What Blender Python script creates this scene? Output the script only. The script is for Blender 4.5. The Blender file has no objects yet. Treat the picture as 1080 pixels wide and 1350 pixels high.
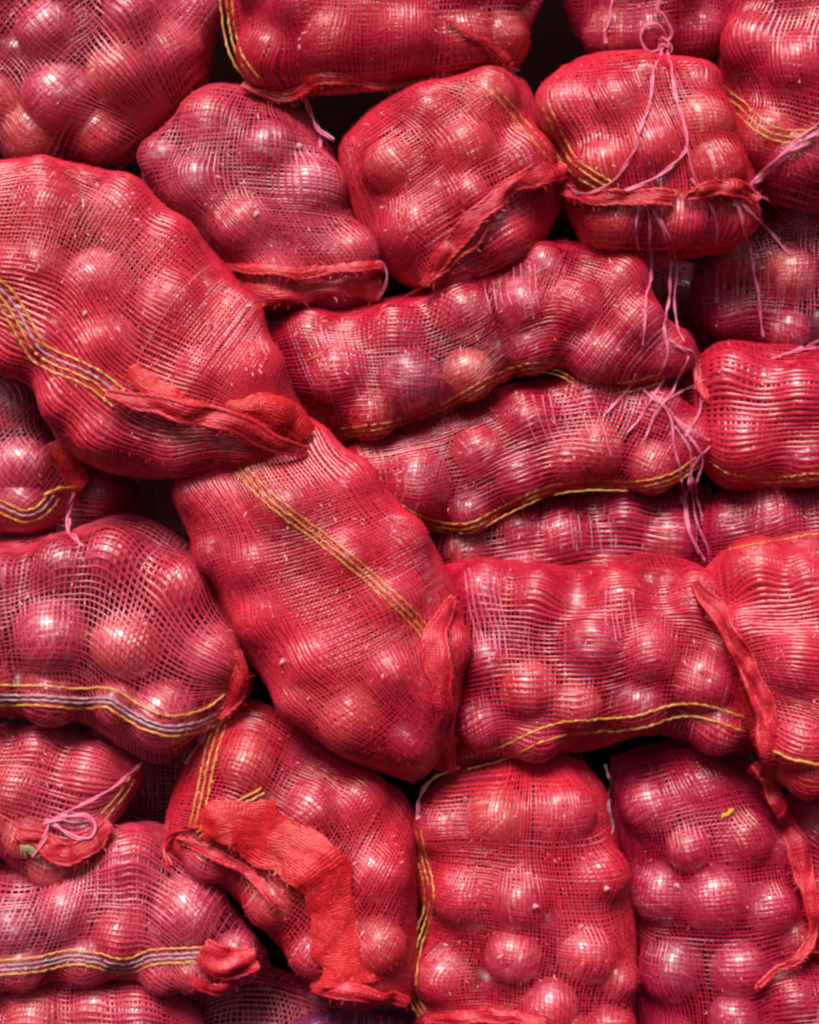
import bpy, math, random
import numpy as np
from mathutils import Vector, Matrix
from mathutils.bvhtree import BVHTree

random.seed(7)
RNG = np.random.default_rng(11)

# ---------------------------------------------------------------- camera, sky, sun, exposure
S = 0.0008            # metres per pile unit
DIST = 1.9            # camera to the middle of the pile face
DU = DIST / S
CZ = 0.60             # camera height
scene = bpy.context.scene
col = scene.collection

cam_data = bpy.data.cameras.new("camera")
cam = bpy.data.objects.new("camera", cam_data)
col.objects.link(cam)
cam.location = (0, -DIST, CZ)
cam.rotation_euler = (math.radians(90), 0, 0)
cam_data.sensor_fit = 'HORIZONTAL'
cam_data.angle = 2 * math.atan(540 * S / DIST)
cam_data.clip_end = 100
scene.camera = cam

SUN_EL, SUN_AZ = math.radians(46), math.radians(-14)   # azimuth off the camera axis, to the left
world = bpy.data.worlds.new("World")
scene.world = world
world.use_nodes = True
wn = world.node_tree
sky = wn.nodes.new('ShaderNodeTexSky')
sky.sky_type = 'NISHITA'
sky.sun_disc = False
sky.sun_elevation = SUN_EL
sky.sun_rotation = math.radians(180) - SUN_AZ
sky.dust_density = 3.0
sky.air_density = 1.0
wn.links.new(sky.outputs[0], wn.nodes['Background'].inputs[0])
wn.nodes['Background'].inputs[1].default_value = 0.055

sd = bpy.data.lights.new("sun", 'SUN')
sd.energy = 4.3
sd.angle = math.radians(24)
sd.color = (1.0, 0.95, 0.88)
sun = bpy.data.objects.new("sun", sd)
col.objects.link(sun)
sdir = Vector((math.sin(SUN_AZ) * math.cos(SUN_EL), -math.cos(SUN_AZ) * math.cos(SUN_EL), math.sin(SUN_EL)))
sun.rotation_euler = sdir.to_track_quat('Z', 'Y').to_euler()
sun.location = sdir * 5

vs = scene.view_settings
vs.view_transform = 'Standard'
vs.look = 'None'
vs.gamma = 1
vs.use_curve_mapping = False
vs.exposure = 0.5
scene.render.engine = 'CYCLES'
scene.cycles.filter_width = 2.7
scene.cycles.max_bounces = 5
scene.cycles.diffuse_bounces = 3
scene.cycles.transparent_max_bounces = 8

# ---------------------------------------------------------------- materials
MATS = {}

def node(nt, kind, **kw):
    n = nt.nodes.new(kind)
    for k, v in kw.items():
        setattr(n, k, v)
    return n

def fibre_material(name, c_lo, c_hi, rough=0.30, translucent=0.30, scale=18.0, spec=0.85, fine=0.0):
    m = bpy.data.materials.new(name)
    m.use_nodes = True
    nt = m.node_tree
    out = nt.nodes['Material Output']
    p = nt.nodes['Principled BSDF']
    tc = node(nt, 'ShaderNodeTexCoord')
    nz = node(nt, 'ShaderNodeTexNoise')
    nz.inputs['Scale'].default_value = scale
    nz.inputs['Detail'].default_value = 4
    nt.links.new(tc.outputs['Object'], nz.inputs['Vector'])
    nf = node(nt, 'ShaderNodeTexNoise')
    nf.inputs['Scale'].default_value = 420
    nf.inputs['Detail'].default_value = 2
    nt.links.new(tc.outputs['Object'], nf.inputs['Vector'])
    add = node(nt, 'ShaderNodeMath', operation='MULTIPLY_ADD')
    nt.links.new(nf.outputs['Fac'], add.inputs[0])
    add.inputs[1].default_value = 0.55
    nt.links.new(nz.outputs['Fac'], add.inputs[2])
    ramp = node(nt, 'ShaderNodeValToRGB')
    ramp.color_ramp.elements[0].position = 0.5
    ramp.color_ramp.elements[1].position = 1.05 if 1.05 <= 1 else 1.0
    ramp.color_ramp.elements[0].color = (*c_lo, 1)
    ramp.color_ramp.elements[1].color = (*c_hi, 1)
    nt.links.new(add.outputs[0], ramp.inputs['Fac'])
    nt.links.new(ramp.outputs['Color'], p.inputs['Base Color'])
    p.inputs['Roughness'].default_value = rough
    p.inputs['Specular IOR Level'].default_value = spec
    tr = node(nt, 'ShaderNodeBsdfTranslucent')
    nt.links.new(ramp.outputs['Color'], tr.inputs['Color'])
    mx = node(nt, 'ShaderNodeMixShader')
    mx.inputs[0].default_value = translucent
    nt.links.new(p.outputs[0], mx.inputs[1])
    nt.links.new(tr.outputs[0], mx.inputs[2])
    nt.links.new(mx.outputs[0], out.inputs['Surface'])
    if fine:
        bp = node(nt, 'ShaderNodeBump')
        bp.inputs['Strength'].default_value = fine
        bp.inputs['Distance'].default_value = 0.0015
        vz = node(nt, 'ShaderNodeTexNoise')
        vz.inputs['Scale'].default_value = 260
        vz.inputs['Detail'].default_value = 3
        nt.links.new(tc.outputs['Object'], vz.inputs['Vector'])
        nt.links.new(vz.outputs['Fac'], bp.inputs['Height'])
        nt.links.new(bp.outputs[0], p.inputs['Normal'])
        nt.links.new(bp.outputs[0], tr.inputs['Normal'])
    MATS[name] = m
    return m

fibre_material('net_red', (0.55, 0.004, 0.026), (0.68, 0.022, 0.072))
fibre_material('net_bright', (0.62, 0.007, 0.031), (0.74, 0.036, 0.080))
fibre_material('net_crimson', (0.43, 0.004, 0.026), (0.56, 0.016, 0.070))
fibre_material('net_pink', (0.56, 0.009, 0.040), (0.70, 0.075, 0.135))
fibre_material('net_pale', (0.70, 0.10, 0.19), (0.78, 0.30, 0.40))
fibre_material('net_purple', (0.40, 0.02, 0.09), (0.28, 0.06, 0.24))
fibre_material('hem_red', (0.58, 0.004, 0.020), (0.72, 0.022, 0.055), rough=0.45, translucent=0.3)
fibre_material('flap_red', (0.64, 0.004, 0.010), (0.76, 0.016, 0.030), rough=0.45, translucent=0.3)
fibre_material('twine_pink', (0.80, 0.10, 0.24), (0.87, 0.25, 0.40), rough=0.4, translucent=0.15, scale=60)
fibre_material('stripe_yellow', (0.52, 0.13, 0.02), (0.66, 0.34, 0.06), rough=0.45, translucent=0.15, scale=60)
fibre_material('stripe_grey', (0.34, 0.15, 0.19), (0.48, 0.28, 0.34), rough=0.45, translucent=0.15, scale=60)
fibre_material('lint_grey', (0.20, 0.11, 0.11), (0.38, 0.27, 0.26), rough=0.7, translucent=0.2, scale=60)

def onion_material(name, c1, c2, c3):
    m = bpy.data.materials.new(name)
    m.use_nodes = True
    nt = m.node_tree
    p = nt.nodes['Principled BSDF']
    tc = node(nt, 'ShaderNodeTexCoord')
    oi = node(nt, 'ShaderNodeObjectInfo')
    # streaks run pole to pole: normalise xy, squash z
    sep = node(nt, 'ShaderNodeSeparateXYZ')
    nt.links.new(tc.outputs['Object'], sep.inputs[0])
    com = node(nt, 'ShaderNodeCombineXYZ')
    nt.links.new(sep.outputs[0], com.inputs[0])
    nt.links.new(sep.outputs[1], com.inputs[1])
    nrm = node(nt, 'ShaderNodeVectorMath', operation='NORMALIZE')
    nt.links.new(com.outputs[0], nrm.inputs[0])
    sc = node(nt, 'ShaderNodeVectorMath', operation='SCALE')
    nt.links.new(nrm.outputs[0], sc.inputs[0])
    sc.inputs['Scale'].default_value = 6.0
    cz = node(nt, 'ShaderNodeCombineXYZ')
    mz = node(nt, 'ShaderNodeMath', operation='MULTIPLY')
    nt.links.new(sep.outputs[2], mz.inputs[0])
    mz.inputs[1].default_value = 0.6
    nt.links.new(mz.outputs[0], cz.inputs[2])
    ra = node(nt, 'ShaderNodeMath', operation='MULTIPLY')
    nt.links.new(oi.outputs['Random'], ra.inputs[0])
    ra.inputs[1].default_value = 40
    nt.links.new(ra.outputs[0], cz.inputs[0])
    ad = node(nt, 'ShaderNodeVectorMath', operation='ADD')
    nt.links.new(sc.outputs[0], ad.inputs[0])
    nt.links.new(cz.outputs[0], ad.inputs[1])
    nz = node(nt, 'ShaderNodeTexNoise')
    nz.inputs['Scale'].default_value = 2.2
    nz.inputs['Detail'].default_value = 5
    nt.links.new(ad.outputs[0], nz.inputs['Vector'])
    ramp = node(nt, 'ShaderNodeValToRGB')
    e = ramp.color_ramp.elements
    e[0].position, e[0].color = 0.36, (*c1, 1)
    e[1].position, e[1].color = 0.68, (*c3, 1)
    k = e.new(0.52); k.color = (*c2, 1)
    nt.links.new(nz.outputs['Fac'], ramp.inputs['Fac'])
    nt.links.new(ramp.outputs['Color'], p.inputs['Base Color'])
    p.inputs['Roughness'].default_value = 0.34
    p.inputs['Specular IOR Level'].default_value = 0.9
    p.inputs['Coat Weight'].default_value = 1.0
    p.inputs['Coat IOR'].default_value = 1.75
    p.inputs['Coat Roughness'].default_value = 0.30
    bp = node(nt, 'ShaderNodeBump')
    bp.inputs['Strength'].default_value = 0.35
    bp.inputs['Distance'].default_value = 0.02
    nt.links.new(nz.outputs['Fac'], bp.inputs['Height'])
    nt.links.new(bp.outputs[0], p.inputs['Normal'])
    MATS[name] = m

onion_material('onion_skin', (0.27, 0.009, 0.042), (0.49, 0.036, 0.090), (0.68, 0.19, 0.23))
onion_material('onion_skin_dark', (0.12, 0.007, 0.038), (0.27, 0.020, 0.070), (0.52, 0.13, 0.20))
onion_material('onion_skin_copper', (0.38, 0.03, 0.05), (0.58, 0.10, 0.10), (0.72, 0.30, 0.25))

def plain(name, c, rough=0.8):
    m = bpy.data.materials.new(name)
    m.use_nodes = True
    nt = m.node_tree
    p = nt.nodes['Principled BSDF']
    tc = node(nt, 'ShaderNodeTexCoord')
    nz = node(nt, 'ShaderNodeTexNoise')
    nz.inputs['Scale'].default_value = 14
    nt.links.new(tc.outputs['Object'], nz.inputs['Vector'])
    ramp = node(nt, 'ShaderNodeValToRGB')
    ramp.color_ramp.elements[0].color = (*[x * 0.6 for x in c], 1)
    ramp.color_ramp.elements[1].color = (*[min(1, x * 1.3) for x in c], 1)
    nt.links.new(nz.outputs['Fac'], ramp.inputs['Fac'])
    nt.links.new(ramp.outputs['Color'], p.inputs['Base Color'])
    p.inputs['Roughness'].default_value = rough
    p.inputs['Specular IOR Level'].default_value = 0.0
    MATS[name] = m

plain('gap_shade_dark', (0.006, 0.002, 0.002))  # near-black colour stands in for the deep shade between the sacks
plain('straw', (0.60, 0.30, 0.04), 0.7)
plain('skin_flake', (0.58, 0.26, 0.24), 0.5)
plain('stalk', (0.30, 0.27, 0.13), 0.7)

# ---------------------------------------------------------------- pile units -> world
def W(p):
    """pile units (x right, y down, h towards the camera) -> metres"""
    p = np.asarray(p, float)
    return np.stack([(p[..., 0] - 540) * S, -p[..., 2] * S, CZ - (p[..., 1] - 675) * S], -1)

def at(px, py, h):
    """a place in the photograph, at depth h -> pile units"""
    f = (DU - h) / DU
    return np.array([540 + (px - 540) * f, 675 + (py - 675) * f, h])

def mesh_obj(name, verts, faces, mat, parent=None, smooth=True, origin=None):
    v = W(verts) if origin is None else W(verts) - np.asarray(origin)
    me = bpy.data.meshes.new(name)
    v = np.ascontiguousarray(v, dtype=np.float32)
    f = np.ascontiguousarray(faces, dtype=np.int32)
    k = f.shape[1]
    me.vertices.add(len(v)); me.vertices.foreach_set('co', v.ravel())
    me.loops.add(f.size); me.loops.foreach_set('vertex_index', f.ravel())
    me.polygons.add(len(f))
    me.polygons.foreach_set('loop_start', np.arange(0, f.size, k, dtype=np.int32))
    me.polygons.foreach_set('loop_total', np.full(len(f), k, dtype=np.int32))
    me.polygons.foreach_set('use_smooth', np.full(len(f), smooth))
    me.update(calc_edges=True)
    me.materials.append(MATS[mat])
    o = bpy.data.objects.new(name, me)
    col.objects.link(o)
    if parent is not None:
        o.parent = parent
        o.matrix_parent_inverse = Matrix.Translation(-parent.location)
    return o

def catmull(P, n):
    P = np.asarray(P, float)
    E = np.vstack([2 * P[0] - P[1], P, 2 * P[-1] - P[-2]])
    t = np.linspace(0, len(P) - 1, n)
    i = np.minimum(t.astype(int), len(P) - 2)
    f = (t - i)[:, None]
    a, b, c, d = E[i], E[i + 1], E[i + 2], E[i + 3]
    return 0.5 * (2 * b + (c - a) * f + (2 * a - 5 * b + 4 * c - d) * f ** 2 + (3 * b - a - 3 * c + d) * f ** 3)

def arclen(P):
    return np.concatenate([[0], np.cumsum(np.linalg.norm(np.diff(P, axis=0), axis=1))])

def resample(P, step):
    P = catmull(P, max(40, len(P) * 16))
    s = arclen(P)
    n = max(4, int(s[-1] / step) + 1)
    q = np.linspace(0, s[-1], n)
    return np.stack([np.interp(q, s, P[:, k]) for k in range(P.shape[1])], 1)

class Wob:
    """smooth noise: a few random sine waves of two variables"""
    def __init__(self, n, lo, hi):
        self.k = RNG.normal(size=(n, 2)); self.k /= np.linalg.norm(self.k, axis=1)[:, None]
        self.k *= RNG.uniform(lo, hi, (n, 1))
        self.p = RNG.uniform(0, 6.28, n)
        self.n = n
    def __call__(self, a, b):
        r = 0
        for (k0, k1), p in zip(self.k, self.p):
            r = r + np.sin(a * k0 + b * k1 + p)
        return r / math.sqrt(self.n)

# ---------------------------------------------------------------- the setting
gap_shade_sheet = mesh_obj('gap_shade_sheet', [(-500, -700, -420), (1600, -700, -420), (1600, 1750, -420), (-500, 1750, -420)], [(0, 1, 2, 3)], 'gap_shade_dark', smooth=False)  # added backing sheet; its black colour supplies the shade in the gaps
gap_shade_sheet['kind'] = 'structure'

# ---------------------------------------------------------------- onions
def onion_shape(nseg, prof):
    v, f = [], []
    for r, z in prof:
        for k in range(nseg):
            a = 2 * math.pi * k / nseg
            rr = r * (1 + 0.025 * math.cos(3 * a + 1))
            v.append((rr * math.cos(a), rr * math.sin(a), z))
    for i in range(len(prof) - 1):
        for k in range(nseg):
            k2 = (k + 1) % nseg
            f.append((i * nseg + k, i * nseg + k2, (i + 1) * nseg + k2, (i + 1) * nseg + k))
    return v, f

def onion_profile(flat, neck):
    pr = [(0.02, -0.86 * flat), (0.10, -0.90 * flat), (0.2, -0.93 * flat)]
    for d in range(-68, 60, 10):
        a = math.radians(d)
        pr.append((math.cos(a), math.sin(a) * flat))
    pr += [(0.36, 0.90 * flat), (0.20, 1.0 * flat), (0.12, 1.0 * flat + neck * .5), (0.15, 1.0 * flat + neck), (0.02, 1.0 * flat + neck)]
    return pr

onion_meshes = []
for j, (flat, neck, mat) in enumerate([(0.95, 0.10, 'onion_skin'), (0.88, 0.14, 'onion_skin_dark'), (0.98, 0.12, 'onion_skin'), (0.92, 0.10, 'onion_skin_copper')]):
    v, f = onion_shape(28, onion_profile(flat, neck))
    me = bpy.data.meshes.new('onion')
    me.from_pydata(v, [], f)
    me.polygons.foreach_set('use_smooth', [True] * len(me.polygons))
    me.materials.append(MATS[mat])
    onion_meshes.append(me)

rear_v, rear_f = [], []          # onions deep inside the sacks, never seen singly
RV, RF = onion_shape(10, [(0.02, -0.9), (0.5, -0.82), (0.86, -0.5), (1.0, 0), (0.86, 0.5), (0.45, 0.86), (0.12, 1.0), (0.02, 1.05)])
RV = np.array(RV)
RF = np.array(RF)

def add_onion(o, r, short, label):
    h = onion_meshes[random.choice([0, 0, 1, 2, 2, 3])]
    ob = bpy.data.objects.new('onion', h)
    col.objects.link(ob)
    ob.location = W(o)
    d = Vector((random.uniform(-1, 1), random.uniform(0.15, 1.0), random.uniform(-1, 1)))   # neck points into the sack
    q = d.to_track_quat('Z', 'Y')
    ob.rotation_euler = (q @ Matrix.Rotation(random.uniform(0, 6.28), 3, 'Z').to_quaternion()).to_euler()
    s = r * S
    ob.scale = (s, s, s)
    ob['label'] = label
    ob['category'] = 'onion'
    ob['group'] = 'onions inside the ' + short

# ---------------------------------------------------------------- sacks
SACKS = {}
ONIONS = []

class Sack:
    pass

def make_sack(key, label, short, L, R, h, th, onions=(), mat='net_red', dens=0.36, step=5.1, auto=True, dh=(0, 0), sup=2.25, open_=0.085, bulge=(16, 16), rim=0.96, relax=80, pull=0.0085, fuzz=0.22, pale=0.10):
    """A knitted tube of net lofted between its two side lines, pulled taut over the onions inside."""
    sk = Sack(); sk.key = key
    n0 = max(len(L), len(R)) * 20
    Lc, Rc = catmull(L, n0), catmull(R, n0)
    mid = (Lc + Rc) / 2
    s = arclen(mid)
    length = s[-1]
    N = int(length / 5) + 2
    q = np.linspace(0, length, N)
    hs = h + np.interp(q, [0, length], dh)
    Lr = np.stack([np.interp(q, s, Lc[:, k]) for k in (0, 1)], 1)
    Rr = np.stack([np.interp(q, s, Rc[:, k]) for k in (0, 1)], 1)
    f = ((DU - hs) / DU)[:, None]
    ctr = np.array([540, 675])
    Lr = ctr + (Lr - ctr) * f
    Rr = ctr + (Rr - ctr) * f
    C = np.concatenate([(Lr + Rr) / 2, hs[:, None]], 1)
    A = np.concatenate([(Rr - Lr) / 2 * 1.035, np.zeros((N, 1))], 1)
    wmean = np.linalg.norm(A, axis=1).mean()
    e = np.minimum(q, length - q)
    qq = np.clip(e / (1.05 * th), 0, 1)
    prof = np.sqrt(1 - (1 - qq) ** 2) * 0.88 + 0.12
    B = np.zeros((N, 3)); B[:, 2] = th * prof
    circ = 2 * math.pi * math.sqrt((wmean ** 2 + th ** 2) / 2)
    M = int(circ / 5)
    # angles spaced evenly by arc length
    tt = np.linspace(0, 2 * math.pi, 721)
    ce, se = np.cos(tt), np.sin(tt)
    xs = np.sign(ce) * np.abs(ce) ** (2 / sup) * wmean
    ys = np.sign(se) * np.abs(se) ** (2 / sup) * th
    al = arclen(np.stack([xs, ys], 1))
    th_of = lambda a: np.interp(a, al / al[-1], tt)
    ang = th_of(np.arange(M) / M)
    ca = np.sign(np.cos(ang)) * np.abs(np.cos(ang)) ** (2 / sup)
    sa = np.sign(np.sin(ang)) * np.abs(np.sin(ang)) ** (2 / sup)
    Dm = A[:, None, :] * ca[None, :, None] + B[:, None, :] * sa[None, :, None]
    # the closed ends bulge outwards a little between their corners
    axis = np.gradient(C, axis=0); axis /= np.linalg.norm(axis, axis=1)[:, None]
    we = np.clip(1 - q / 90, 0, 1) ** 2 * -bulge[0] + np.clip(1 - (length - q) / 90, 0, 1) ** 2 * bulge[1]
    BUL = axis[:, None, :] * (we[:, None] * (1 - np.abs(ca)[None, :] ** 2.4))[..., None]
    base = C[:, None, :] + Dm + BUL
    # place the onions: centre seen at (px,py), front just under the envelope
    front = sa > 0.02
    nfront = int(front.sum())
    FP = base[:, front, :].reshape(-1, 3)
    fpx = 540 + (FP[:, 0] - 540) * DU / (DU - FP[:, 2])
    fpy = 675 + (FP[:, 1] - 675) * DU / (DU - FP[:, 2])
    placed = []
    def put(px, py, r):
        k = ((fpx - px) ** 2 + (fpy - py) ** 2).argmin()
        st = k // nfront
        need = 0.98 * r
        st2 = int(np.clip(st, need / length * (N - 1), (N - 1) * (1 - need / length))) if length > 2.2 * need else N // 2
        p = at(px, py, FP[k, 2]) + (C[st2] - C[st])
        ax = A[st2] / np.linalg.norm(A[st2]); hw = np.linalg.norm(A[st2])
        lat = float(np.dot(p - C[st2], ax))
        lim = max(hw - 1.06 * r, 0.0)
        p = p + ax * (np.clip(lat, -lim, lim) - lat)
        lat = float(np.clip(lat, -lim, lim))
        env = th * prof[st2] * max(1 - (abs(lat) / hw) ** sup, 0) ** (1 / sup)
        p[2] = hs[st2] + env - r * 0.84
        placed.append((p, r))
    for o in onions:
        put(o[0] + RNG.normal(0, 5), o[1] + RNG.normal(0, 5), RNG.uniform(0.80, 1.0) * o[2])
    if auto:
        cand = RNG.permutation(len(FP))[:900]
        inner = np.repeat(np.abs(ca[front])[None, :] < 0.80, N, 0).reshape(-1)
        okq = np.repeat(((q > 30) & (q < length - 30))[:, None], front.sum(), 1).reshape(-1)
        for k in cand:
            if not inner[k] or not okq[k]:
                continue
            px, py = fpx[k], fpy[k]
            if px < -45 or px > 1125 or py < -45 or py > 1395:
                continue
            r = RNG.uniform(27, 39)
            if all((px - o[0][0]) ** 2 + (py - o[0][1]) ** 2 > (0.96 * (r + o[1])) ** 2 for o in placed):
                put(px, py, r)
    # obstacle: how far each ray from the middle line must go to clear the onions
    dd = (Dm ** 2).sum(-1)
    obst = np.repeat((0.72 + (rim - 0.72) * np.abs(ca) ** 3)[None, :], N, 0)
    for o, r in placed:
        r2 = r + 2.6
        m = C[:, None, :] + BUL - o
        b = (m * Dm).sum(-1); c = (m ** 2).sum(-1) - r2 * r2
        disc = b * b - dd * c
        t = np.where(disc > 0, (-b + np.sqrt(np.maximum(disc, 0))) / dd, 0)
        obst = np.maximum(obst, np.minimum(t, 2.4))
    endw = np.clip(e / 26, 0, 1)[:, None]
    obst = np.minimum(obst, 1.06 + 1.3 * endw)
    wr = Wob(7, 4, 10)
    uu = (q / 160)[:, None]; vv = ang[None, :]
    t = np.maximum(obst, 0.88)
    for it in range(relax):
        sm = (np.roll(t, 1, 1) + np.roll(t, -1, 1) + np.vstack([t[:1], t[:-1]]) + np.vstack([t[1:], t[-1:]])) / 4
        t = np.maximum(obst, (1 - pull) * sm + pull * 0.76)
    tsm = (np.roll(t, 1, 1) + np.roll(t, -1, 1) + np.vstack([t[:1], t[:-1]]) + np.vstack([t[1:], t[-1:]]) + 2 * t) / 6
    t = tsm + 0.007 * wr(uu * 1.5, vv * 1.3) + 0.010 * np.maximum(np.abs(Wob(5, 2, 5)(uu * 1.2, vv * 2.2)) - 0.4, 0) * np.clip(1.25 - obst, 0, 1)
    G = C[:, None, :] + t[..., None] * Dm + BUL
    sk.N, sk.M = N, M
    # envelope BVH (for laying hems, stripes and twine on the surface)
    wv = W(G).reshape(-1, 3)
    ii, jj = np.meshgrid(np.arange(N - 1), np.arange(M), indexing='ij')
    j2 = (jj + 1) % M
    fc = np.stack([ii * M + jj, ii * M + j2, (ii + 1) * M + j2, (ii + 1) * M + jj], -1).reshape(-1, 4)
    sk.bvh = BVHTree.FromPolygons([Vector(v) for v in wv], fc.tolist())
    # root
    root = bpy.data.objects.new('onion_sack', None)
    col.objects.link(root)
    base_pt = G.reshape(-1, 3)[G.reshape(-1, 3)[:, 1].argmax()]
    root.location = W(np.array([C[:, 0].mean(), base_pt[1], C[:, 2].mean()]))
    root.empty_display_size = 0.02
    root['label'] = label; root['category'] = 'sack'; root['group'] = 'net sacks of red onions in the pile'
    sk.root = root; sk.short = short
    SACKS[key] = sk
    # ---- the net itself: two sets of threads
    nu = int(length / step) + 1
    nt = int(circ / step)
    w1, w2, w3, w4 = Wob(6, 1.2, 3.0), Wob(6, 1.2, 3.0), Wob(6, 1.5, 3.5), Wob(6, 6, 12)
    I, J = np.meshgrid(np.arange(nu), np.arange(nt), indexing='ij')
    u0 = I / (nu - 1) * length; v0 = J / nt
    cu, cv = u0 / 100, v0 * circ / 100
    # spread and bunch the threads; periodic fade at the back seam
    seam = np.clip(np.minimum(np.abs(v0 - 0.75), 1) * 12, 0, 1)
    uj = RNG.normal(0, 0.10, (nu, 1)) * step; vj = RNG.normal(0, 0.10, (1, nt)) * step
    uu2 = np.clip(u0 + step * (2.0 * w1(cu, cv) + 0.18 * w4(cu, cv)) * seam * np.clip(np.minimum(u0, length - u0) / 60, 0, 1) + uj, 0, length)
    vv2 = v0 + (step * (2.0 * w2(cu, cv) + 0.18 * w4(cv, cu)) * seam + vj) / circ
    fi = uu2 / length * (N - 1); fj = (vv2 % 1.0) * M
    i0 = np.minimum(fi.astype(int), N - 2); j0 = fj.astype(int) % M; j1 = (j0 + 1) % M
    a = (fi - i0)[..., None]; b = (fj - np.floor(fj))[..., None]
    Q = G[i0, j0] * (1 - a) * (1 - b) + G[i0 + 1, j0] * a * (1 - b) + G[i0, j1] * (1 - a) * b + G[i0 + 1, j1] * a * b
    Q = Q + RNG.normal(0, 0.22, Q.shape)
    du = np.gradient(Q, axis=0)
    dv = np.roll(Q, -1, 1) - np.roll(Q, 1, 1)
    nrm = np.cross(du, dv)
    nrm /= np.linalg.norm(nrm, axis=-1, keepdims=True) + 1e-9
    outw = Q - C[np.clip(np.rint(fi).astype(int), 0, N - 1)]
    if (nrm * outw).sum(-1).mean() < 0:
        nrm = -nrm
    sk.nrm = nrm
    spu = np.linalg.norm(du, axis=-1); spv = np.linalg.norm(dv, axis=-1) / 2
    du /= spu[..., None] + 1e-9; dv /= (2 * spv)[..., None] + 1e-9
    dn = w3(cu, cv); dn2 = Wob(6, 1.5, 3.5)(cu, cv)
    edge = np.clip(1 - np.minimum(u0, length - u0) / 45, 0, 1)
    fac = np.clip(0.86 * dens + open_ * dn + 0.10 * edge, 0.095, 0.5)
    fac2 = np.clip(0.78 * dens + open_ * dn2 + 0.10 * edge, 0.08, 0.5)
    wr1 = RNG.uniform(0.8, 1.2, (1, nt)); wr2 = RNG.uniform(0.75, 1.2, (nu, 1))
    ww = np.minimum(np.maximum(step, spv) * fac * wr1, 0.52 * np.maximum(spv, 2.0) + 0.3)     # lengthwise threads
    wf = np.minimum(np.maximum(step, spu) * fac2 * wr2 * 0.86, 0.5 * np.maximum(spu, 2.0) + 0.3)   # crosswise threads
    def strands(width, side, lift, height, along_u):
        c = Q + nrm * lift
        # the strand twists a little as it runs
        tw = (RNG.normal(0, 0.16, width.shape))[..., None]
        p0 = c - side * width[..., None] - nrm * tw * width[..., None]
        p1 = c + nrm * (height * width[..., None] / step * 3.0)
        p2 = c + side * width[..., None] + nrm * tw * width[..., None]
        V = np.stack([p0, p1, p2], 2)                  # nu,nt,3,3
        idx = np.arange(nu * nt * 3).reshape(nu, nt, 3)
        if along_u:
            lo, hi = idx[:-1], idx[1:]
        else:
            lo, hi = idx, np.roll(idx, -1, 1)
        F = [np.stack([lo[..., k], lo[..., k + 1], hi[..., k + 1], hi[..., k]], -1) for k in (0, 1)]
        keep = (np.arange(nt) < 0.62 * nt) | (np.arange(nt) > 0.88 * nt)      # the side pressed against the pile behind
        return V.reshape(-1, 3), np.concatenate([f[:, keep].reshape(-1, 4) for f in F])
    V1, F1 = strands(ww, dv, 0.7, 1.1, True)
    V2, F2 = strands(wf, du, -0.3, 0.9, False)
    # broken fibres standing off the threads
    nh = int(fuzz * nu * nt)
    fi_, fj_ = RNG.integers(0, nu, nh), RNG.integers(0, int(nt * 0.56), nh)
    b0 = Q[fi_, fj_]; n_ = nrm[fi_, fj_]; dr = RNG.normal(size=(nh, 3)); dr -= (dr * n_).sum(-1, keepdims=True) * n_
    dr /= np.linalg.norm(dr, axis=1)[:, None] + 1e-9
    ln = RNG.uniform(3, 10, (nh, 1)); sd_ = np.cross(n_, dr) * 0.42
    b1 = b0 + dr * ln * 0.5 + n_ * RNG.uniform(1.0, 3.5, (nh, 1)); b2 = b0 + dr * ln + n_ * RNG.uniform(0.5, 4.5, (nh, 1)) + sd_ * RNG.normal(0, 5, (nh, 1))
    HV = np.stack([b0 - sd_, b0 + sd_, b1 - sd_, b1 + sd_, b2 - sd_ * 0.3, b2 + sd_ * 0.3], 1).reshape(-1, 3)
    hb = (np.arange(nh) * 6)[:, None]
    HF = np.concatenate([hb + np.array([[0, 1, 3, 2]]), hb + np.array([[2, 3, 5, 4]])])
    net = mesh_obj('net', np.concatenate([V1, V2, HV]), np.concatenate([F1, F2 + len(V1), HF + len(V1) + len(V2)]), mat, root)
    net['kind'] = 'stuff'
    # patches of crosswise threads coloured paler, as if catching the light
    keep = (np.arange(nt) < 0.62 * nt) | (np.arange(nt) > 0.88 * nt)
    pn = Wob(6, 1.2, 2.6)(cu * 0.9, cv * 0.9) + RNG.normal(0, 0.35, (nu, 1))
    msk = (pn > np.quantile(pn, 1 - pale))[:, keep].astype(np.int32).ravel()
    mi = np.zeros(len(net.data.polygons), np.int32)
    mi[len(F1):len(F1) + len(F2)] = np.concatenate([msk, msk])
    net.data.materials.append(MATS['net_pale'])
    net.data.polygons.foreach_set('material_index', mi)
    # ---- contents
    for o, r in placed:
        px, py = 540 + (o[0] - 540) * DU / (DU - o[2]), 675 + (o[1] - 675) * DU / (DU - o[2])
        if -r < px < 1080 + r and -r < py < 1350 + r:
            ONIONS.append((o, r, short))
    deep = []
    for _ in range(240):
        k = RNG.integers(N)
        if e[k] < 45: continue
        p = C[k] + A[k] * RNG.uniform(-0.72, 0.72) + np.array([0, 0, -1]) * RNG.uniform(0.0, 0.75) * th * prof[k] * 0.8
        r = min(42, 0.58 * np.linalg.norm(A[k]), 0.5 * th)
        if abs(np.dot(p - C[k], A[k])) / np.linalg.norm(A[k]) > np.linalg.norm(A[k]) - r * 0.8: continue
        if all(((p - d[:3]) ** 2).sum() > 66 ** 2 for d in deep) and all(((p - o) ** 2).sum() > (0.85 * (r + ro)) ** 2 for o, ro in placed):
            deep.append(np.append(p, r))
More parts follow.
